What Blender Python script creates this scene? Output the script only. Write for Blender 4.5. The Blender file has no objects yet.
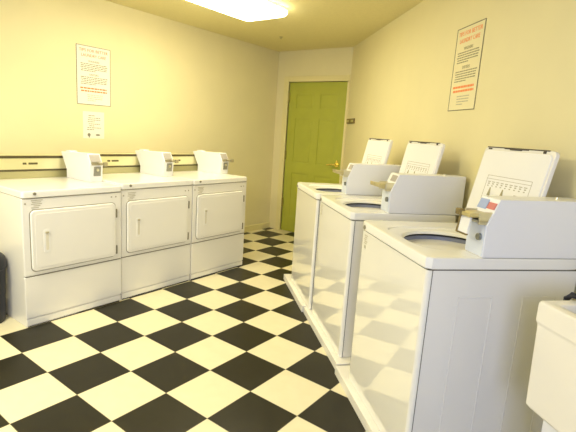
import bpy, bmesh, math
from mathutils import Vector, Matrix, Euler
S = bpy.context.scene
COL = S.collection
R = math.radians

# ------------------------------------------------------------------ materials
MATS = {}
def mat(name, col, rough=0.5, metal=0.0, noise=0.0, nscale=20.0, bump=0.0, coat=0.0, spec=None, emit=None):
    if name in MATS: return MATS[name]
    m = bpy.data.materials.new(name); m.use_nodes = True
    nt = m.node_tree; b = nt.nodes['Principled BSDF']
    b.inputs['Base Color'].default_value = (*col, 1)
    b.inputs['Roughness'].default_value = rough
    b.inputs['Metallic'].default_value = metal
    b.inputs['Coat Weight'].default_value = coat
    b.inputs['Coat Roughness'].default_value = 0.04
    if spec is not None: b.inputs['Specular IOR Level'].default_value = spec
    if emit:
        b.inputs['Emission Color'].default_value = (*emit[0], 1); b.inputs['Emission Strength'].default_value = emit[1]
    if noise or bump:
        tc = nt.nodes.new('ShaderNodeTexCoord')
        n = nt.nodes.new('ShaderNodeTexNoise'); n.inputs['Scale'].default_value = nscale; n.inputs['Detail'].default_value = 5
        nt.links.new(tc.outputs['Object'], n.inputs['Vector'])
        if noise:
            r = nt.nodes.new('ShaderNodeValToRGB')
            r.color_ramp.elements[0].position = .3; r.color_ramp.elements[1].position = .7
            r.color_ramp.elements[0].color = (*[c*(1-noise) for c in col], 1)
            r.color_ramp.elements[1].color = (*[min(1, c*(1+noise)) for c in col], 1)
            nt.links.new(n.outputs['Fac'], r.inputs['Fac']); nt.links.new(r.outputs['Color'], b.inputs['Base Color'])
        if bump:
            bp = nt.nodes.new('ShaderNodeBump'); bp.inputs['Strength'].default_value = bump; bp.inputs['Distance'].default_value = .002
            nt.links.new(n.outputs['Fac'], bp.inputs['Height']); nt.links.new(bp.outputs['Normal'], b.inputs['Normal'])
    MATS[name] = m; return m

WALL = mat('cream_wall_paint', (.80, .728, .43), .55, noise=.02, nscale=3, bump=.08)
CEIL = mat('ceiling_paint', (.80, .72, .37), .8, noise=.03, nscale=60, bump=.15)
TRIM = mat('cream_trim_paint', (.80, .72, .36), .4)
GREEN = mat('green_door_paint', (.42, .445, .055), .4, noise=.04, nscale=6)
ENAMEL = mat('white_enamel', (.83, .81, .74), .22, coat=.3)
FRONTG = mat('glossy_front_enamel', (.84, .825, .74), .04, coat=.7)
TOPEN = mat('white_top_enamel', (.85, .84, .78), .25, coat=.3)
METERW = mat('white_meter_paint', (.83, .83, .82), .35)
PLATE = mat('pale_steel_plate', (.70, .76, .88), .35, metal=.25)
CHROME = mat('brushed_steel', (.74, .70, .52), .28, metal=.85)
GOLD = mat('brass_slide_metal', (.66, .58, .30), .3, metal=.8)
BRASS = mat('polished_brass', (.90, .74, .22), .25, metal=.9)
DARK = mat('dark_gap_shade', (.025, .022, .018), .6)  # near-black shade colour, for the tub lip and dryer toe
BLACK = mat('black_plastic', (.012, .013, .018), .4)
STEEL = mat('steel_ring', (.24, .26, .35), .4, metal=.2)
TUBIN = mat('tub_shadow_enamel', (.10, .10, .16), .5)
PAPER = mat('white_paper', (.86, .82, .66), .7)
INK = mat('grey_ink', (.34, .31, .18), .8)
INKL = mat('pale_ink', (.50, .47, .33), .8)
OR_ = mat('orange_ink', (.90, .30, .10), .8)
BLUE = mat('blue_sticker', (.34, .42, .66), .5)
RED = mat('red_sticker', (.58, .17, .15), .5)
CREAMP = mat('cream_tub_plastic', (.88, .84, .72), .4, noise=.01, nscale=4)
WHITEP = mat('white_leg_plastic', (.82, .82, .82), .4)
PLINTH = mat('white_painted_base', (.84, .81, .70), .4, noise=.03, nscale=12)
BROWN = mat('brown_plaque', (.22, .15, .05), .4, metal=.3)
HINGE = mat('bronze_hinge', (.40, .34, .10), .4, metal=.5)

def floor_mat():
    m = bpy.data.materials.new('checker_tile_floor'); m.use_nodes = True
    nt = m.node_tree; b = nt.nodes['Principled BSDF']
    g = nt.nodes.new('ShaderNodeNewGeometry')
    def M(op, a, bb=None, v=None):
        n = nt.nodes.new('ShaderNodeMath'); n.operation = op
        for i, x in enumerate((a, bb)):
            if x is None: continue
            if isinstance(x, (int, float)): n.inputs[i].default_value = x
            else: nt.links.new(x, n.inputs[i])
        return n.outputs[0]
    sx = nt.nodes.new('ShaderNodeSeparateXYZ'); nt.links.new(g.outputs['Position'], sx.inputs[0])
    T = .3048
    u = M('DIVIDE', sx.outputs[0], T); v = M('DIVIDE', sx.outputs[1], T)
    par = M('MODULO', M('ADD', M('ADD', M('FLOOR', u), M('FLOOR', v)), 200.0), 2.0)
    fu = M('FRACT', u); fv = M('FRACT', v)
    du = M('MINIMUM', fu, M('SUBTRACT', 1.0, fu)); dv = M('MINIMUM', fv, M('SUBTRACT', 1.0, fv))
    seam = M('LESS_THAN', M('MINIMUM', du, dv), .006)
    n1 = nt.nodes.new('ShaderNodeTexNoise'); n1.inputs['Scale'].default_value = 14; n1.inputs['Detail'].default_value = 6
    nt.links.new(g.outputs['Position'], n1.inputs['Vector'])
    def mix(f, a, c):
        n = nt.nodes.new('ShaderNodeMix'); n.data_type = 'RGBA'
        if isinstance(f, float): n.inputs[0].default_value = f
        else: nt.links.new(f, n.inputs[0])
        for i, x in ((6, a), (7, c)):
            if isinstance(x, tuple): n.inputs[i].default_value = (*x, 1)
            else: nt.links.new(x, n.inputs[i])
        return n.outputs[2]
    light = mix(n1.outputs['Fac'], (.70, .64, .42), (.77, .71, .49))
    dark = mix(n1.outputs['Fac'], (.014, .013, .008), (.026, .023, .012))
    c = mix(par, LIGHT_FIRST and light or dark, LIGHT_FIRST and dark or light)
    c = mix(M('MULTIPLY', seam, .55), c, (.16, .13, .06))
    nt.links.new(c, b.inputs['Base Color'])
    r = nt.nodes.new('ShaderNodeMapRange'); r.inputs[3].default_value = .26; r.inputs[4].default_value = .42
    nt.links.new(n1.outputs['Fac'], r.inputs[0]); nt.links.new(r.outputs[0], b.inputs['Roughness'])
    b.inputs['Specular IOR Level'].default_value = .2
    return m
LIGHT_FIRST = True

# ------------------------------------------------------------------ mesh helpers
def link(name, bm, m, parent=None, loc=None, sharp=32):
    bmesh.ops.recalc_face_normals(bm, faces=bm.faces)
    me = bpy.data.meshes.new(name); bm.to_mesh(me); bm.free()
    me.materials.append(m)
    for p in me.polygons: p.use_smooth = True
    me.set_sharp_from_angle(angle=R(sharp))
    o = bpy.data.objects.new(name, me); COL.objects.link(o)
    wn = o.modifiers.new('weighted_normals', 'WEIGHTED_NORMAL'); wn.keep_sharp = True; wn.weight = 100
    if parent: o.parent = parent
    if loc: o.location = loc
    return o

def merge(bm, other):
    me = bpy.data.meshes.new('tmp'); other.to_mesh(me); other.free(); bm.from_mesh(me); bpy.data.meshes.remove(me)

def box(bm, x0, x1, y0, y1, z0, z1, bev=0.0, seg=2):
    t = bmesh.new(); bmesh.ops.create_cube(t, size=1)
    for v in t.verts:
        v.co = Vector(((x0+x1)/2+v.co.x*(x1-x0), (y0+y1)/2+v.co.y*(y1-y0), (z0+z1)/2+v.co.z*(z1-z0)))
    if bev: bmesh.ops.bevel(t, geom=t.edges[:], offset=bev, segments=seg, affect='EDGES', profile=.5)
    merge(bm, t)

def rrect(x0, x1, z0, z1, r, n=5):
    pts = []
    for cx, cz, a in ((x1-r, z1-r, 0), (x0+r, z1-r, 90), (x0+r, z0+r, 180), (x1-r, z0+r, 270)):
        for i in range(n+1):
            t = R(a+90*i/n); pts.append((cx+r*math.cos(t), cz+r*math.sin(t)))
    return pts

def loops(bm, ls, cap0=True, cap1=True):
    """skin a list of vertex loops (same count)"""
    vs = [[bm.verts.new(p) for p in l] for l in ls]
    n = len(vs[0])
    for a, b in zip(vs, vs[1:]):
        for i in range(n):
            bm.faces.new((a[i], a[(i+1) % n], b[(i+1) % n], b[i]))
    if cap0: bm.faces.new(vs[0][::-1])
    if cap1: bm.faces.new(vs[-1])

def panel_y(bm, x0, x1, z0, z1, r, yb, yf, ch=.006, n=5):
    """rounded rectangle in xz, from yb (back) to yf (front, smaller y) with a rounded front edge"""
    def L(ins, y): return [(x, y, z) for x, z in rrect(x0+ins, x1-ins, z0+ins, z1-ins, max(r-ins, .001), n)]
    sg = 1 if yb > yf else -1
    loops(bm, [L(0, yb), L(0, yf+sg*ch), L(ch*.3, yf+sg*ch*.3), L(ch, yf)])

def slab_z(bm, x0, x1, y0, y1, r, z0, z1, ch=.008, n=5):
    def L(ins, z): return [(x, y, z) for x, y in rrect(x0+ins, x1-ins, y0+ins, y1-ins, max(r-ins, .001), n)]
    loops(bm, [L(ch*.4, z0), L(0, z0+ch*.4), L(0, z1-ch), L(ch*.3, z1-ch*.3), L(ch, z1)])

def prism_x(bm, pts, x0, x1, bev=0.0):
    """polygon of (y,z) extruded along x"""
    t = bmesh.new(); loops(t, [[(x0, y, z) for y, z in pts], [(x1, y, z) for y, z in pts]])
    if bev: bmesh.ops.bevel(t, geom=t.edges[:], offset=bev, segments=2, affect='EDGES', profile=.5)
    merge(bm, t)

def cyl(bm, c, axis, r0, r1, h, n=24, dome=0.0):
    ax = {'x': (Vector((0, 1, 0)), Vector((0, 0, 1)), Vector((1, 0, 0))), 'y': (Vector((0, 0, 1)), Vector((1, 0, 0)), Vector((0, 1, 0))), 'z': (Vector((1, 0, 0)), Vector((0, 1, 0)), Vector((0, 0, 1)))}[axis]
    c = Vector(c)
    def ring(r, d): return [c+ax[0]*r*math.cos(2*math.pi*i/n)+ax[1]*r*math.sin(2*math.pi*i/n)+ax[2]*d for i in range(n)]
    l = [ring(r0, 0), ring(r1, h)]
    if dome:
        for k in (1, 2, 3): a = R(28*k); l.append(ring(r1*math.cos(a), h+dome*math.sin(a)))
    loops(bm, l)

def tube(bm, path, r, n=12):
    path = [Vector(p) for p in path]; rings = []
    for i, p in enumerate(path):
        d = (path[min(i+1, len(path)-1)]-path[max(i-1, 0)]).normalized()
        a = d.cross(Vector((.31, .12, .94)));
        if a.length < .1: a = d.cross(Vector((1, 0, 0)))
        a.normalize(); b = d.cross(a)
        rings.append([p+a*r*math.cos(2*math.pi*k/n)+b*r*math.sin(2*math.pi*k/n) for k in range(n)])
    loops(bm, rings)

def new(): return bmesh.new()
def B(x0, x1, y0, y1, z0, z1, bev=0.0):
    bm = new(); box(bm, x0, x1, y0, y1, z0, z1, bev); return bm

def tag(o, label, cat, group=None):
    o['label'] = label; o['category'] = cat
    if group: o['group'] = group
    return o
def thing(name, label, cat, loc, rz=0, group=None):
    o = bpy.data.objects.new(name, None); COL.objects.link(o); o.empty_display_size = .1
    o.location = loc; o.rotation_euler = (0, 0, rz)
    return tag(o, label, cat, group)
def struct(name, bm, m, parent=None):
    o = link(name, bm, m, parent)
    if not parent: o['kind'] = 'structure'
    return o

# ------------------------------------------------------------------ room
H = 2.39
ANG = R(-45.7)
Dv = Vector((math.cos(ANG), math.sin(ANG), 0)); Nv = Vector((-Dv.y, Dv.x, 0))
WC = Vector((-.19, 3.22, 0))              # corner of door wall and right wall
XL = -1.31; YB = 3.22; YN = -3.3
WE = WC + Dv*6.9                           # far end of right wall (behind the camera)
BACKP = mat('cool_bounce_paint', (.62, .68, .78), .6)  # blue invented for the unseen walls, to cool the bounced light
def wall(name, a, b, out, m=WALL, h=H, t=.12):
    a = Vector(a); b = Vector(b); out = Vector(out).normalized()*t
    bm = new()
    loops(bm, [[(p.x, p.y, z) for p in (a, b, b+out, a+out)] for z in (0, h)])
    return struct(name, bm, m)
wall('wall_left', (XL, YN, 0), (XL, YB+.12, 0), (-1, 0, 0))
wall('wall_right', WC-Dv*.0, WE, Nv)
wall('wall_near', (XL, YN, 0), (WE.x, YN, 0), (0, -1, 0), BACKP)
wall('wall_side', (WE.x, YN, 0), (WE.x, WE.y, 0), (1, 0, 0), BACKP)
# door wall with an opening
DX0, DX1, DH = -1.105, -.222, 2.0
bm = new()
box(bm, XL, DX0, YB, YB+.12, 0, H); box(bm, DX1, WC.x+.12, YB, YB+.12, 0, H); box(bm, DX0, DX1, YB, YB+.12, DH, H)
struct('wall_back', bm, WALL)
bm = new(); box(bm, XL-.12, WE.x+.12, YN-.12, YB+.3, -.05, 0); struct('floor', bm, floor_mat())
bm = new(); box(bm, XL-.12, WE.x+.12, YN-.12, YB+.3, H, H+.05); struct('ceiling', bm, CEIL)
# baseboards
bm = new(); prism_x(bm, [(0, 0), (.012, 0), (.012, .075), (.004, .085), (0, .085)], 0, YB-YN)
for v in bm.verts: v.co = Vector((XL+v.co.y, YN+v.co.x, v.co.z))
struct('baseboard_left', bm, TRIM)
bm = new(); prism_x(bm, [(0, 0), (-.012, 0), (-.012, .075), (-.004, .085), (0, .085)], .02, 6.8)
for v in bm.verts: v.co = WC + Dv*v.co.x + Nv*v.co.y + Vector((0, 0, v.co.z))
struct('baseboard_right', bm, TRIM)
# door trim
bm = new()
box(bm, DX0-.075, DX0, YB-.018, YB+.02, 0, DH+.07, .004); box(bm, DX0, WC.x-.01, YB-.018, YB+.02, DH, DH+.07, .004)
box(bm, DX1, WC.x-.005, YB-.01, YB+.02, 0, DH, .002)
struct('trim_1', bm, TRIM)
# six panel door
door = bpy.data.objects.new('door_1', None); COL.objects.link(door); door['kind'] = 'structure'; door.location = (DX0, YB, 0)
DW = DX1-DX0
bm = new(); box(bm, .004, DW-.004, .019, .07, .008, DH-.004, .002)
# stiles and rails stand proud of recessed panels
colx = [(0.125, .395), (.50, .765)]
rows = [(.22, .82), (.96, 1.54), (1.66, 1.85)]
xs = [.004, colx[0][0], colx[0][1], colx[1][0], colx[1][1], DW-.004]
for a, b in ((xs[0], xs[1]), (xs[2], xs[3]), (xs[4], xs[5])): box(bm, a, b, .012, .03, .008, DH-.004)
for a, b in colx:
    for z0, z1 in ((.008, rows[0][0]), (rows[0][1], rows[1][0]), (rows[1][1], rows[2][0]), (rows[2][1], DH-.004)):
        box(bm, a, b, .012, .03, z0, z1)
    for z0, z1 in rows:
        panel_y(bm, a+.012, b-.012, z0+.012, z1-.012, .003, .031, .0135, .012, 2)
link('door_leaf', bm, GREEN, door)
for z in (.40, 1.05, 1.81):
    bm = new(); box(bm, -.012, .018, .002, .014, z-.055, z+.055, .002); cyl(bm, (.003, .002, z-.06), 'z', .009, .009, .12, 12)
    link('hinge', bm, HINGE, door)
bm = new(); cyl(bm, (DW-.065, .012, .99), 'y', .032, .030, -.012, 24); cyl(bm, (DW-.065, 0, .99), 'y', .012, .012, -.04, 16)
tube(bm, [(DW-.058, -.045, .99), (DW-.10, -.05, .992), (DW-.14, -.05, .985), (DW-.18, -.045, .98)], .011)
cyl(bm, (DW-.065, .012, 1.03), 'y', .014, .012, -.012, 16)
link('door_handle', bm, BRASS, door)

# ------------------------------------------------------------------ dryers
DRX = -.308; DW_ = .68; DDEP = .72
def make_dryer(i, y0, dx, meter_x, meter_y, DHT, label):
    t = thing('clothes_dryer', label, 'dryer', (DRX+dx, y0, 0), R(90), 'clothes dryers in a row along the left wall')
    W = DW_
    bm = new(); box(bm, .004, W-.004, .012, DDEP, .0, DHT-.045, .004); link('cabinet', bm, ENAMEL, t)
    # upper front panel with door surround
    bm = new(); panel_y(bm, .001, W-.001, .342, DHT-.048, .008, .02, 0, .008); link('front_panel', bm, ENAMEL, t)
    bm = new(); box(bm, .008, W-.008, .006, .02, .333, .346); link('panel_gap', bm, mat('seam_mid', (.17, .155, .11), .6), t)
    bm = new(); panel_y(bm, .001, W-.001, .06, .337, .008, .02, .002, .006)
    box(bm, .006, W-.006, .004, .02, .012, .054, .003)
    link('lower_panel', bm, ENAMEL, t)
    bm = new(); box(bm, .012, W-.012, .012, .03, .0, .014); link('toe_shade', bm, DARK, t)  # dark strip painted as the shade under the front panel
    # top
    bm = new(); slab_z(bm, 0, W, -.006, DDEP, .018, DHT-.044, DHT, .012); link('top_panel', bm, TOPEN, t)
    bm = new(); box(bm, .006, W-.006, .004, .1, DHT-.050, DHT-.042); link('top_gap', bm, mat('seam_grey', (.22, .20, .14), .6), t)
    # door
    x0, x1, z0, z1 = .045, .628, .372, .768
    g = new(); panel_y(g, x0-.005, x1+.005, z0-.005, z1+.005, .034, .001, -.002, .001); link('door_seal', g, mat('door_seal_grey', (.26, .24, .17), .6), t)
    bm = new(); panel_y(bm, x0, x1, z0, z1, .03, .0, -.016, .010)
    panel_y(bm, x0+.022, x1-.022, z0+.022, z1-.022, .022, -.014, -.0185, .004)
    d = link('door', bm, ENAMEL, t)
    hx = x0+.092; hz = .565
    bm = new(); panel_y(bm, hx-.022, hx+.022, hz-.078, hz+.078, .012, -.016, -.0205, .003)
    link('handle_frame', bm, TOPEN, d)
    bm = new(); panel_y(bm, hx-.009, hx+.009, hz-.06, hz+.062, .006, -.019, -.0212, .0006)
    link('handle_slot', bm, mat('handle_shadow', (.70, .66, .53), .5), d)
    bm = new(); box(bm, hx-.011, hx+.011, -.027, -.018, hz+.05, hz+.062, .003); link('handle_lip', bm, mat('handle_lip_grey', (.42, .38, .24), .5), d)
    for z in (.692, .42):
        bm = new(); box(bm, x1-.002, x1+.010, -.016, .0, z-.032, z+.032, .003); link('hinge', bm, mat('hinge_grey', (.20, .18, .12), .5), d)
    # emblem, screws, printed cycle note
    bm = new(); cyl(bm, (.075, -.006, DHT-.018), 'y', .010, .009, -.006, 16); link('emblem', bm, mat('emblem_grey', (.22, .20, .13), .4), t)
    for x in (.02, .60, .635):
        bm = new(); cyl(bm, (x, .0005, .812), 'y', .006, .005, -.003, 12); link('screw', bm, mat('screw_grey', (.40, .37, .28), .4, metal=.4), t)
    bm = new()
    for k, (w0, w1) in enumerate(((.055, .125), (.06, .115), (.055, .12), (.07, .11), (.055, .10), (.06, .125))):
        z = .832-.0115*k; box(bm, w0, w1, -.0015, .001, z-.004, z)
    link('instruction_label', bm, mat('label_ink', (.40, .37, .26), .7), t)
    # rear control console: sloped steel fascia with dark borders
    bm = new(); prism_x(bm, [(.60, DHT), (.635, DHT+.055), (.655, DHT+.158), (.665, DHT+.165), (.73, DHT+.165), (.73, DHT)], .004, W-.004, .002)
    con = link('control_console', bm, mat('fascia_steel', (.78, .73, .42), .3, metal=.5), t)
    bm = new(); prism_x(bm, [(.5985, DHT+.002), (.6335, DHT+.054), (.64, DHT+.054), (.604, DHT+.002)], .003, W-.003); link('lower_fascia', bm, mat('lower_fascia_steel', (.27, .25, .11), .5, metal=.2), con)
    def on(zz):   # y of the console face at height zz above top
        return .60+.035*zz/.055 if zz < .055 else .635+.02*(zz-.055)/.103
    for z0, z1 in ((.050, .063), (.143, .162)):
        bm = new(); prism_x(bm, [(on(z0)-.003, DHT+z0), (on(z1)-.003, DHT+z1), (on(z1)+.004, DHT+z1), (on(z0)+.004, DHT+z0)], .004, W-.004)
        link('border_strip', bm, mat('border_dark', (.07, .055, .02), .4), con)
    bm = new()
    for a, b in ((.285, .31), (.325, .39)):
        prism_x(bm, [(on(.098)-.003, DHT+.098), (on(.112)-.003, DHT+.112), (on(.112)+.004, DHT+.112), (on(.098)+.004, DHT+.098)], a, b)
    link('badge', bm, mat('badge_dark', (.10, .085, .03), .4), con)
    # coin meter
    mx0, mx1 = meter_x, meter_x+.102; f = meter_y
    bm = new(); prism_x(bm, [(f, DHT), (f-.012, DHT+.130), (f+.03, DHT+.207), (f+.415, DHT+.195), (f+.325, DHT+.065), (f+.335, DHT)], mx0, mx1, .004)
    box(bm, mx0+.01, mx1-.03, f+.30, f+.36, DHT+.195, DHT+.210, .003)
    mt = link('coin_meter', bm, METERW, t)
    bm = new(); prism_x(bm, [(f-.006, DHT+.150), (f+.022, DHT+.200), (f+.03, DHT+.198), (f+.004, DHT+.148)], mx0+.012, mx1-.012); link('price_sticker', bm, mat('meter_sticker', (.40, .37, .33), .4), mt)
    bm = new(); box(bm, mx0+.012, mx1-.03, f-.018, f+.01, DHT+.125, DHT+.148, .002); box(bm, mx0+.05, mx0+.10, f-.06, f, DHT+.13, DHT+.145, .002)
    box(bm, mx0+.075, mx0+.105, f-.075, f-.055, DHT+.122, DHT+.152, .004)
    link('coin_slide', bm, mat('grey_brass', (.42, .38, .24), .35, metal=.6), mt)
    bm = new(); prism_x(bm, [(f-.008, DHT+.045), (f-.013, DHT+.115), (f+.002, DHT+.115), (f+.002, DHT+.045)], mx0+.03, mx0+.085)
    link('coin_return', bm, mat('coin_return_grey', (.30, .30, .26), .4, metal=.5), mt)
    bm = new(); cyl(bm, (mx0+.058, f-.009, DHT+.09), 'y', .012, .011, -.008, 16); link('lock', bm, CHROME, mt)
    return t
make_dryer(0, -.455, .010, .575, .245, .890, 'white dryer nearest the black bin, its whole left side panel showing, leftmost of the three')
make_dryer(1, .229, 0, .577, .265, .902, 'middle one of the three white dryers, a dryer touching it on each side')
make_dryer(2, .914, 0, .577, .265, .900, 'white dryer nearest the green door, farthest of the three dryers')

# ------------------------------------------------------------------ washers
WW = .692; WHT = .935; WDEP = .655; WANG = R(-42)
WD = Vector((math.cos(WANG), math.sin(WANG), 0)); WN = Vector((-WD.y, WD.x, 0))
def make_washer(i, loc, tb, b0, b1, label, lean=11.5):
    t = thing('washing_machine', label, 'washing machine', loc, WANG, 'top-loading washing machines along the right wall')
    W = WW; Z0 = .05; SB = WHT-.046
    bm = new(); slab_z(bm, b0, b1, -.034, WDEP-.02, .004, 0, Z0, .005); b = link('base', bm, PLINTH, t)
    bm = new(); box(bm, .012, W-.006, .022, WDEP, Z0, SB-.004, .006)
    # stamped stiffening ribs on the visible side panel
    for y0, y1 in ((.14, .29), (.42, .57)):
        for a, c in ((y0, y0+.006), (y1-.006, y1)):
            box(bm, W-.008, W-.0035, a, c, .10, .78, .002)
        box(bm, W-.008, W-.0035, y0, y1, .774, .78, .002)
    link('cabinet', bm, ENAMEL, t)
    # front panel wraps round both edges
    pts = [(.004, .0195), (.004, .018)] + [(.004+.018*(1-math.cos(R(a))), .018*(1-math.sin(R(a)))) for a in (20, 45, 70, 90)]
    pts = pts + [(W-x, y) for x, y in reversed(pts)]
    bm = new(); loops(bm, [[(x, y, z) for x, y in pts] for z in (Z0+.002, SB-.005)]); link('front_panel', bm, FRONTG, t)
    bm = new(); box(bm, W-.012, W-.0053, .0195, .0235, Z0+.002, SB-.004); box(bm, .01, W-.012, .006, .1, SB-.008, SB+.004); box(bm, W-.2, W-.008, .01, WDEP-.01, SB-.006, SB+.004)
    link('panel_gap', bm, mat('seam_dark', (.10, .09, .06), .6), t)
    # top with round opening and dished lid well
    cx, cy = .384, .25; n = 96
    x0, x1, y0, y1, r = 0, W, -.008, WDEP, .03
    def outer(ins, z):
        out = []
        for k in range(n):
            a = 2*math.pi*k/n; dx, dy = math.cos(a), math.sin(a)
            lx0, lx1, ly0, ly1 = x0+ins, x1-ins, y0+ins, y1-ins
            tt = min([(lx1-cx)/dx if dx > 1e-9 else 1e9, (lx0-cx)/dx if dx < -1e-9 else 1e9, (ly1-cy)/dy if dy > 1e-9 else 1e9, (ly0-cy)/dy if dy < -1e-9 else 1e9])
            px, py = cx+dx*tt, cy+dy*tt
            rr = max(r-ins, .004)
            for qx, qy, sx, sy in ((lx0+rr, ly0+rr, -1, -1), (lx1-rr, ly0+rr, 1, -1), (lx0+rr, ly1-rr, -1, 1), (lx1-rr, ly1-rr, 1, 1)):
                if (px-qx)*sx > 0 and (py-qy)*sy > 0:
                    # intersect ray with the corner circle
                    ox, oy = cx-qx, cy-qy; bb = ox*dx+oy*dy; cc = ox*ox+oy*oy-rr*rr
                    s = -bb+math.sqrt(max(bb*bb-cc, 0)); px, py = cx+dx*s, cy+dy*s
            out.append((px, py, z))
        return out
    def well(s, z):  # rounded square lid well
        out = []
        for k in range(n):
            a = 2*math.pi*k/n; c_, s_ = math.cos(a), math.sin(a); p = 5.0
            q = (abs(c_/(.215*s))**p+abs(s_/(.215*s))**p)**(-1/p)
            out.append((cx-.02+c_*q, cy+.002+s_*q, z))
        return out
    def circ(rr, z): return [(cx+rr*math.cos(2*math.pi*k/n), cy+rr*math.sin(2*math.pi*k/n), z) for k in range(n)]
    bm = new(); loops(bm, [outer(.004, SB), outer(0, SB+.004), outer(0, WHT-.012), outer(.004, WHT-.003), outer(.012, WHT), well(1.0, WHT), well(.97, WHT-.006), circ(.200, WHT-.007), circ(.194, WHT-.010), circ(.188, WHT-.015), circ(.185, WHT-.022), circ(.190, WHT-.024)], False, False)
    link('top_panel', bm, TOPEN, t)
    bm = new(); loops(bm, [circ(.200, WHT-.024), circ(.196, WHT-.033)], False, False); link('tub_lip_shade', bm, DARK, t)  # dark ring drawn as the shadow line under the opening's lip
    bm = new(); loops(bm, [circ(.196, WHT-.033), circ(.192, WHT-.036), circ(.192, WHT-.085), circ(.19, WHT-.104)], False, False); tb_ = link('tub_ring', bm, STEEL, t)
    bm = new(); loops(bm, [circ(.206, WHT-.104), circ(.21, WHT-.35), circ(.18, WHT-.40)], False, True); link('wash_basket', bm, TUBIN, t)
    bm = new(); cyl(bm, (cx, cy, WHT-.398), 'z', .09, .05, .22, 24, .03)
    link('agitator', bm, METERW, t)
    # emblem and printed notes on the front
    bm = new(); cyl(bm, (.055, -.008, SB+.018), 'y', .011, .010, -.005, 16); link('emblem', bm, mat('emblem_grey', (.22, .20, .13), .4), t)
    bm = new(); k = 0
    for z in (.868, .858, .848, .838, .828): box(bm, .045+.005*(k % 2), .085-.007*(k % 3), -.0012, .001, z-.004, z); k += 1
    link('instruction_label', bm, mat('label_ink', (.40, .37, .26), .7), t)
    bm = new(); box(bm, .05, .072, -.0012, .001, .80, .815); link('rating_mark', bm, mat('mark_ink', (.45, .42, .30), .7), t)
    # open lid leaning back against the wall
    a = R(lean); lx0, lx1, hy, hz, LL = .092, .562, .492, .942, .412
    lid = bpy.data.objects.new('lid', None)
    def LM(bm):
        # u along x, v up the lid, w out of its face
        for v in bm.verts:
            u, vv, w = v.co
            v.co = Vector((u, hy+math.sin(a)*vv-math.cos(a)*w, hz+math.cos(a)*vv+math.sin(a)*w))
        return bm
    bm = new()
    slab_z(bm, lx0, lx1, 0, LL, .022, -.020, 0, .006)
    lid = link('lid', LM(bm), ENAMEL, t)
    bm = new(); slab_z(bm, lx0+.012, lx1-.012, .01, LL-.018, .02, -.002, .004, .003); link('lid_liner', LM(bm), METERW, lid)
    bm = new()
    box(bm, lx0+.15, lx1-.16, LL-.007, LL-.001, -.004, .0045, .002); box(bm, lx0+.19, lx1-.20, LL-.011, LL-.004, 0, .005, .002)
    box(bm, lx0+.035, lx0+.06, LL-.013, LL-.006, 0, .005, .002); box(bm, lx1-.07, lx1-.055, LL-.015, LL-.004, 0, .005, .002)
    box(bm, lx0+.02, lx1-.04, LL-.004, LL+.001, -.004, .001)
    link('lid_bumper', LM(bm), mat('bumper_dark', (.06, .045, .03), .6), lid)
    # diagram sheet printed inside the lid: outline, text rows and little loading sketches
    bm = new()
    u0, u1, v0, v1, w0, w1 = lx0+.10, lx0+.40, .155, .275, .0035, .0047
    e = .0022
    for A in ((u0, u1, v0, v0+e), (u0, u1, v1-e, v1), (u0, u0+e, v0, v1), (u1-e, u1, v0, v1), (u0, u1, v1-.018, v1-.016)): box(bm, A[0], A[1], A[2], A[3], w0, w1)
    for j in range(9):
        uu = u0+.014+j*.031
        box(bm, uu, uu+.020, v1-.033, v1-.029, w0, w1); box(bm, uu+.004, uu+.016, v1-.043, v1-.037, w0, w1); box(bm, uu+.002, uu+.012, v1-.053, v1-.048, w0, w1)
    box(bm, u0+.01, u1-.01, v0+.012, v0+.016, w0, w1)
    box(bm, u0+.21, u0+.255, v0+.027, v0+.031, w0, w1); box(bm, u0+.215, u0+.25, v0+.045, v0+.048, w0, w1)
    lab = link('diagram_label', LM(bm), mat('diagram_ink', (.42, .40, .33), .8), lid)
    for uu in (.045, .135):    # two dark agitator sketches
        bm = new(); cyl(bm, (u0+uu, v0+.035, w0), 'z', .009, .009, .0014, 12); loops(bm, [[(u0+uu-.011, v0+.022, z), (u0+uu+.011, v0+.022, z), (u0+uu+.003, v0+.062, z), (u0+uu-.003, v0+.062, z)] for z in (w0, w1+.0004)])
        link('diagram_sketch', LM(bm), INK, lid)
    # coin meter running front to back on the right of the top
    mx0, mx1, f = .572, .688, .216
    bm = new(); prism_x(bm, [(f, WHT), (f, WHT+.122), (f+.042, WHT+.222), (tb, WHT+.228), (tb, WHT)], mx0, mx1, .0035)
    mt = link('coin_meter', bm, METERW, t)
    bm = new(); box(bm, mx0+.004, mx1-.004, f-.0025, f+.004, WHT+.004, WHT+.122, .001); link('front_plate', bm, PLATE, mt)
    def slope(h): return f+.042*(h-.122)/.10
    def sticker(name, h0, h1, x0_, x1_, m):
        bm = new(); prism_x(bm, [(slope(h0)-.003, WHT+h0), (slope(h1)-.003, WHT+h1), (slope(h1)+.004, WHT+h1), (slope(h0)+.004, WHT+h0)], x0_, x1_); link(name, bm, m, mt)
    if i == 2:
        sticker('blue_sticker', .178, .214, mx0+.008, mx0+.060, BLUE); sticker('red_sticker', .182, .206, mx0+.064, mx1-.006, RED)
    else:
        sticker('price_sticker', .180, .214, mx0+.04, mx1-.008, mat('meter_sticker', (.46, .42, .38), .4))
    # coin slide: steel channel, brass tongue, push plate hanging at its front end
    bm = new(); box(bm, mx0+.008, mx1-.006, f-.03, f+.02, WHT+.132, WHT+.142, .002)
    for x in (mx0+.008, mx1-.014): box(bm, x, x+.008, f-.03, f+.022, WHT+.125, WHT+.172, .002)
    sl = link('coin_slide', bm, CHROME, mt)
    bm = new(); box(bm, mx0+.020, mx1-.014, f-.066, f+.018, WHT+.150, WHT+.166, .002)
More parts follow.
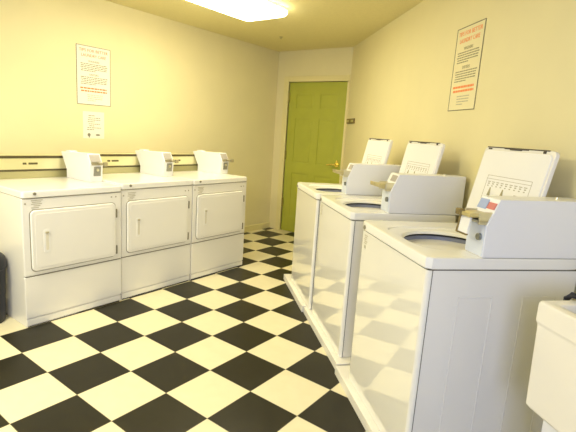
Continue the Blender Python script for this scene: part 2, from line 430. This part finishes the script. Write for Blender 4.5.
    if i != 2: prism_x(bm, [(f-.092, WHT+.172), (f-.09, WHT+.150), (f-.01, WHT+.128), (f-.01, WHT+.160)], mx0+.022, mx1-.022, .002)
    link('slide_tongue', bm, GOLD, sl)
    if i == 2:
        bm = new(); prism_x(bm, [(f-.060, WHT+.085), (f-.050, WHT+.155), (f-.044, WHT+.155), (f-.054, WHT+.085)], mx0+.026, mx1-.030, .001); link('push_plate', bm, METERW, sl)
        e = mat('slide_edge_bronze', (.22, .17, .07), .4, metal=.5)
        bm = new(); prism_x(bm, [(f-.064, WHT+.080), (f-.052, WHT+.160), (f-.044, WHT+.160), (f-.056, WHT+.080)], mx0+.017, mx0+.0265, .001)
        box(bm, mx0+.020, mx1-.030, f-.063, f-.053, WHT+.079, WHT+.085, .001); box(bm, mx0+.012, mx0+.045, f-.072, f-.05, WHT+.148, WHT+.172, .003); link('plate_edge', bm, e, sl)
    bm = new(); cyl(bm, (mx1-.03, f-.002, WHT+.075), 'y', .014, .013, -.01, 16); link('lock', bm, mat('lock_grey', (.25, .26, .24), .35, metal=.7), mt)
    bm = new(); cyl(bm, (mx0+.06, tb-.11, WHT+.226), 'z', .006, .005, .008, 12); link('top_screw', bm, CHROME, mt)
    return t
W0 = Vector((.362, 1.497, 0)); W1 = W0+WD*(WW+.0355)+WN*.0115; W2 = W0+WD*(2*WW+.243)-WN*.003
make_washer(0, W0, .70, -.16, .615, 'white top-loading washing machine nearest the green door, farthest of the three washers')
make_washer(1, W1, .675, -.10, .756, 'middle one of the three white washing machines, standing between the other two')
make_washer(2, W2, .655, -.125, .70, 'large white washing machine in the foreground beside the cream tub, its grey side panel showing')

# ------------------------------------------------------------------ laundry tub
def make_tub():
    o = W2 + WD*.935 + WN*.262
    t = thing('laundry_tub', 'cream laundry tub on white legs right of the nearest washing machine', 'laundry tub', o, WANG)
    TH = .868; w, d = .56, .335
    def L(i, z, r=.012): return [(x, y, z) for x, y in rrect(i, w-i, i, d-i, max(.004, r-i*.1), 6)]
    bm = new()
    loops(bm, [L(.018, TH-.375), L(.010, TH-.365), L(.005, TH-.085), L(.004, TH-.078), L(.002, TH-.074), L(0, TH-.068), L(0, TH-.012), L(.004, TH-.003), L(.012, TH), L(.032, TH), L(.042, TH-.006), L(.048, TH-.02), L(.085, TH-.33), L(.10, TH-.345)])
    link('basin', bm, CREAMP, t)
    for x in (.055, w-.055-.07):
        for y in (.052, d-.052-.05):
            bm = new(); prism_x(bm, [(y, 0), (y+.05, 0), (y+.05, TH-.36), (y, TH-.36)], x, x+.07, .004); link('leg', bm, WHITEP, t)
    bm = new(); tube(bm, [(w*.42, d-.02, TH-.003), (w*.42, d-.02, TH+.05)], .014)
    tube(bm, [(w*.42, d-.02, TH+.045), (w*.42, d-.06, TH+.10), (w*.42, d-.13, TH+.115), (w*.42, d-.18, TH+.09), (w*.42, d-.185, TH+.06)], .010)
    fa = link('faucet', bm, CHROME, t)
    for dx in (-.075, .075):
        bm = new(); cyl(bm, (w*.42+dx, d-.02, TH-.003), 'z', .013, .011, .03, 16); cyl(bm, (w*.42+dx, d-.02, TH+.025), 'z', .022, .020, .018, 16, .006)
        link('tap_handle', bm, BLACK, fa)
    h = link('drain_hose', new_hose(TH), BLACK); h.location = o; h.rotation_euler = (0, 0, WANG)
    tag(h, 'black drain hose hooked over the left rim of the cream laundry tub', 'hose')
    return t
def new_hose(TH):
    bm = new(); tube(bm, [(-.045, .30, .02), (-.045, .20, .3), (-.04, .135, .6), (-.030, .135, TH-.06), (-.020, .13, TH-.005), (0, .13, TH+.014), (.024, .13, TH+.016), (.050, .13, TH+.004), (.066, .13, TH-.03), (.073, .13, TH-.09)], .010)
    return bm
make_tub()

# ------------------------------------------------------------------ trash can
def make_bin():
    t = thing('trash_can', 'black plastic trash can at the left end of the dryers', 'trash can', (-.585, -.588, 0))
    n = 40
    def c(r, z): return [(r*math.cos(2*math.pi*i/n), r*math.sin(2*math.pi*i/n), z) for i in range(n)]
    bm = new(); loops(bm, [c(.108, 0), c(.114, .006), c(.128, 0.360), c(.135, 0.365), c(.135, 0.380), c(.130, 0.382)]); link('body', bm, BLACK, t)
    bm = new(); loops(bm, [c(.134, 0.380), c(.136, 0.386), c(.134, 0.408), c(.126, 0.435), c(.105, 0.458), c(.07, 0.472), c(.03, 0.477)]); link('lid', bm, BLACK, t)
    return t
make_bin()

# ------------------------------------------------------------------ wall signs
def text_mesh(name, s, size, m, parent, loc, rot, width=None):
    cu = bpy.data.curves.new(name, 'FONT'); cu.body = s; cu.size = size; cu.align_x = 'CENTER'; cu.extrude = .0006; cu.resolution_u = 2
    o = bpy.data.objects.new(name, cu); COL.objects.link(o)
    dg = bpy.context.evaluated_depsgraph_get(); me = bpy.data.meshes.new_from_object(o.evaluated_get(dg))
    bpy.data.objects.remove(o); bpy.data.curves.remove(cu)
    me.materials.clear(); me.materials.append(m)
    xs = [v.co.x for v in me.vertices]; w = max(xs)-min(xs)
    k = width/w if width else 1
    for v in me.vertices: v.co = Vector((v.co.x*k, v.co.y, v.co.z))
    # text lies in xy: stand it up on the sheet (sheet local: x right, z up, front -y)
    for v in me.vertices: v.co = Vector((v.co.x, -v.co.z, v.co.y))
    o = bpy.data.objects.new(name, me); COL.objects.link(o); o.parent = parent; o.location = loc
    return o
def word_rows(rows_, x0, x1, z, dz, h, seed, bm):
    import random
    rnd = random.Random(seed)
    for k in range(rows_):
        end = x1 if k < rows_-1 else x0+(x1-x0)*.55
        x = x0 + rnd.uniform(0, .01)
        while x < end-.006:
            w = min(rnd.uniform(.010, .032), end-x); box(bm, x, x+w, -.0032, -.0012, z-k*dz-h, z-k*dz); x += w+.005
def tips_sign(label, loc, rz, cat='sign', titlecol=OR_, ink=INK, paper=PAPER):
    t = thing('laundry_tips_sign', label, cat, loc, rz)
    w, h = .32, .50       # origin at bottom left of the sheet
    bm = new(); box(bm, 0, w, -.002, -.0005, 0, h); link('sheet', bm, paper, t)
    bm = new(); e = .004
    for a in ((0, w, 0, e), (0, w, h-e, h), (0, e, 0, h), (w-e, w, 0, h)): box(bm, a[0], a[1], -.0035, 0, a[2], a[3])
    link('border', bm, mat('border_ink', (.16, .14, .08), .6), t)
    text_mesh('title_text', 'TIPS FOR BETTER', .036, titlecol, t, (w/2, -.0024, h-.050), None, .27)
    text_mesh('title_text', 'LAUNDRY CARE', .036, titlecol, t, (w/2, -.0024, h-.092), None, .23)
    text_mesh('heading_text', 'WASHERS', .026, ink, t, (w/2, -.0024, h-.137), None, .105)
    text_mesh('heading_text', 'DRYERS', .026, ink, t, (w/2, -.0024, h-.250), None, .085)
    bm = new(); word_rows(5, .035, w-.03, h-.148, .0145, .0062, 3, bm); link('body_text', bm, ink, t); bm = new(); word_rows(5, .035, w-.03, h-.261, .0145, .0062, 8, bm); link('body_text', bm, ink, t)
    bm = new(); word_rows(1, .025, w+.17, h-.352, .02, .013, 5, bm)
    for v in bm.verts: v.co.x = min(v.co.x, w-.02)
    word_rows(1, .03, w+.17, h-.376, .02, .013, 6, bm)
    for v in bm.verts: v.co.x = min(v.co.x, w-.02)
    link('notice_text', bm, titlecol, t)
    bm = new(); word_rows(4, .09, w-.08, h-.412, .016, .006, 12, bm); link('footer_text', bm, INKL, t)
    return t
OR_LIT = mat('bright_wall_orange_ink', (.75, .26, .08), .8)  # orange deepened in colour so strong lamp light does not wash it out
tips_sign('large printed sheet of laundry tips with pale orange title on the left wall', (XL, .447, 1.475), R(90), titlecol=OR_LIT, ink=mat('bright_wall_ink', (.27, .25, .14), .8), paper=mat('bright_paper', (.84, .82, .70), .7))  # ink colour darkened for the strong lamp light on this wall
tips_sign('printed sheet of laundry tips with bold orange title, on the right wall above the washers', WC+Dv*2.59+Vector((0, 0, 1.552)), ANG, paper=mat('yellow_paper', (.84, .77, .48), .7))  # yellower paper tone than the left-wall sheets
t = thing('notice_sheet', 'small white notice sheet hung below the large sheet on the left wall', 'sign', (XL, .497, 1.178), R(90))
bm = new(); box(bm, 0, .203, -.002, -.0005, 0, .238); link('sheet', bm, mat('bright_paper', (.84, .82, .70), .7), t)
bm = new(); word_rows(1, .05, .16, .205, .02, .006, 1, bm); word_rows(3, .04, .165, .185, .017, .006, 2, bm); word_rows(2, .05, .16, .132, .017, .006, 4, bm); word_rows(2, .035, .17, .098, .016, .006, 9, bm)
link('body_text', bm, mat('bright_wall_ink', (.27, .25, .14), .8), t)  # same ink, its colour darkened for the brightly lit wall
bm = new(); cyl(bm, (.055, -.0012, .032), 'y', .016, .014, -.0015, 10); box(bm, .052, .062, -.003, -.001, .008, .02); link('logo', bm, mat('logo_ink', (.20, .19, .13), .7), t)
bm = new()
loops(bm, [[(.14+.022*math.cos(2*math.pi*i/16), y, .032+.008*math.sin(2*math.pi*i/16)) for i in range(16)] for y in (-.0012, -.0027)]); link('logo', bm, mat('logo_ink', (.20, .19, .13), .7), t)
# little plaque by the door
t = thing('wall_plaque', 'small brown plaque on the right wall beside the green door', 'plaque', WC+Dv*.03+Vector((0, 0, 1.497)), ANG)
bm = new(); box(bm, 0, .33, -.014, -.0005, 0, .058, .004); link('plate', bm, BROWN, t)
bm = new(); box(bm, .03, .11, -.0165, -.013, .016, .042, .001); box(bm, .2, .30, -.0165, -.013, .016, .042, .001); link('engraving', bm, GOLD, t)

# ------------------------------------------------------------------ ceiling fixtures
def ceiling_light(label, cx, cy, w, l, strength):
    t = thing('ceiling_light', label, 'ceiling light', (cx, cy, H))
    bm = new(); slab_z(bm, -w/2+.01, w/2-.01, -l/2+.01, l/2-.01, .02, -.03, -.0005, .004); link('housing', bm, mat('fixture_white', (.8, .78, .7), .4), t)
    def L(i, z): return [(x, y, z) for x, y in rrect(-w/2+i, w/2-i, -l/2+i, l/2-i, .05, 6)]
    bm = new(); loops(bm, [L(0, -.028), L(0, -.045), L(.008, -.062), L(.03, -.072), L(.06, -.075)]); link('diffuser', bm, mat('lit_diffuser', (.9, .88, .8), .5, emit=((1.0, .90, .62), strength)), t)
    return t
ceiling_light('glowing white fluorescent ceiling light at the top edge', -.155, .98, .49, 1.22, 15)
t = thing('sprinkler_head', 'tiny ceiling sprinkler head beyond the ceiling light', 'sprinkler', (-.70, 2.48, H))
bm = new(); cyl(bm, (0, 0, -.0002), 'z', .022, .018, -.005, 16); cyl(bm, (0, 0, -.005), 'z', .006, .006, -.014, 12); cyl(bm, (0, 0, -.019), 'z', .011, .011, -.003, 16); link('body', bm, mat('sprinkler_metal', (.45, .40, .22), .4, metal=.4), t)

# ------------------------------------------------------------------ lights
def area(name, loc, target, size, energy, col, size_y=None):
    l = bpy.data.lights.new(name, 'AREA'); l.energy = energy; l.color = col; l.size = size
    if size_y: l.shape = 'RECTANGLE'; l.size_y = size_y
    o = bpy.data.objects.new(name, l); COL.objects.link(o); o.location = loc
    o.rotation_euler = (Vector(target)-Vector(loc)).to_track_quat('-Z', 'Y').to_euler(); return o
area('rear_window_daylight', (3.6, -2.9, 1.55), (.6, .9, .9), 1.3, 50, (.52, .60, 1.0), 1.2)
area('rear_tube_light', (.3, -1.6, H-.06), (.3, -1.6, 0), .45, 64, (1.0, .93, .72), 1.2)
w = bpy.data.worlds.new('room_world'); S.world = w; w.use_nodes = True
w.node_tree.nodes['Background'].inputs[0].default_value = (.75, .85, 1, 1); w.node_tree.nodes['Background'].inputs[1].default_value = .2

# ------------------------------------------------------------------ camera
cam = bpy.data.cameras.new('camera'); co = bpy.data.objects.new('camera', cam); COL.objects.link(co)
f, yaw, pitch, roll = 446.4857, 2.2058, -.18503, .066694
cam.sensor_width = 36; cam.sensor_fit = 'HORIZONTAL'; cam.lens = 36*f/576; cam.clip_start = .02
fw = Vector((math.cos(yaw)*math.cos(pitch), math.sin(yaw)*math.cos(pitch), math.sin(pitch)))
rt0 = Vector((math.sin(yaw), -math.cos(yaw), 0)); up0 = rt0.cross(fw)
rt = rt0*math.cos(roll)+up0*math.sin(roll); up = -rt0*math.sin(roll)+up0*math.cos(roll)
m = Matrix((rt, up, -fw)).transposed().to_4x4(); m.translation = Vector((2.5958, -1.6393, 1.3497))
co.matrix_world = m
S.camera = co
S.view_settings.view_transform = 'Standard'
S.view_settings.look = 'None'
S.view_settings.exposure = .22
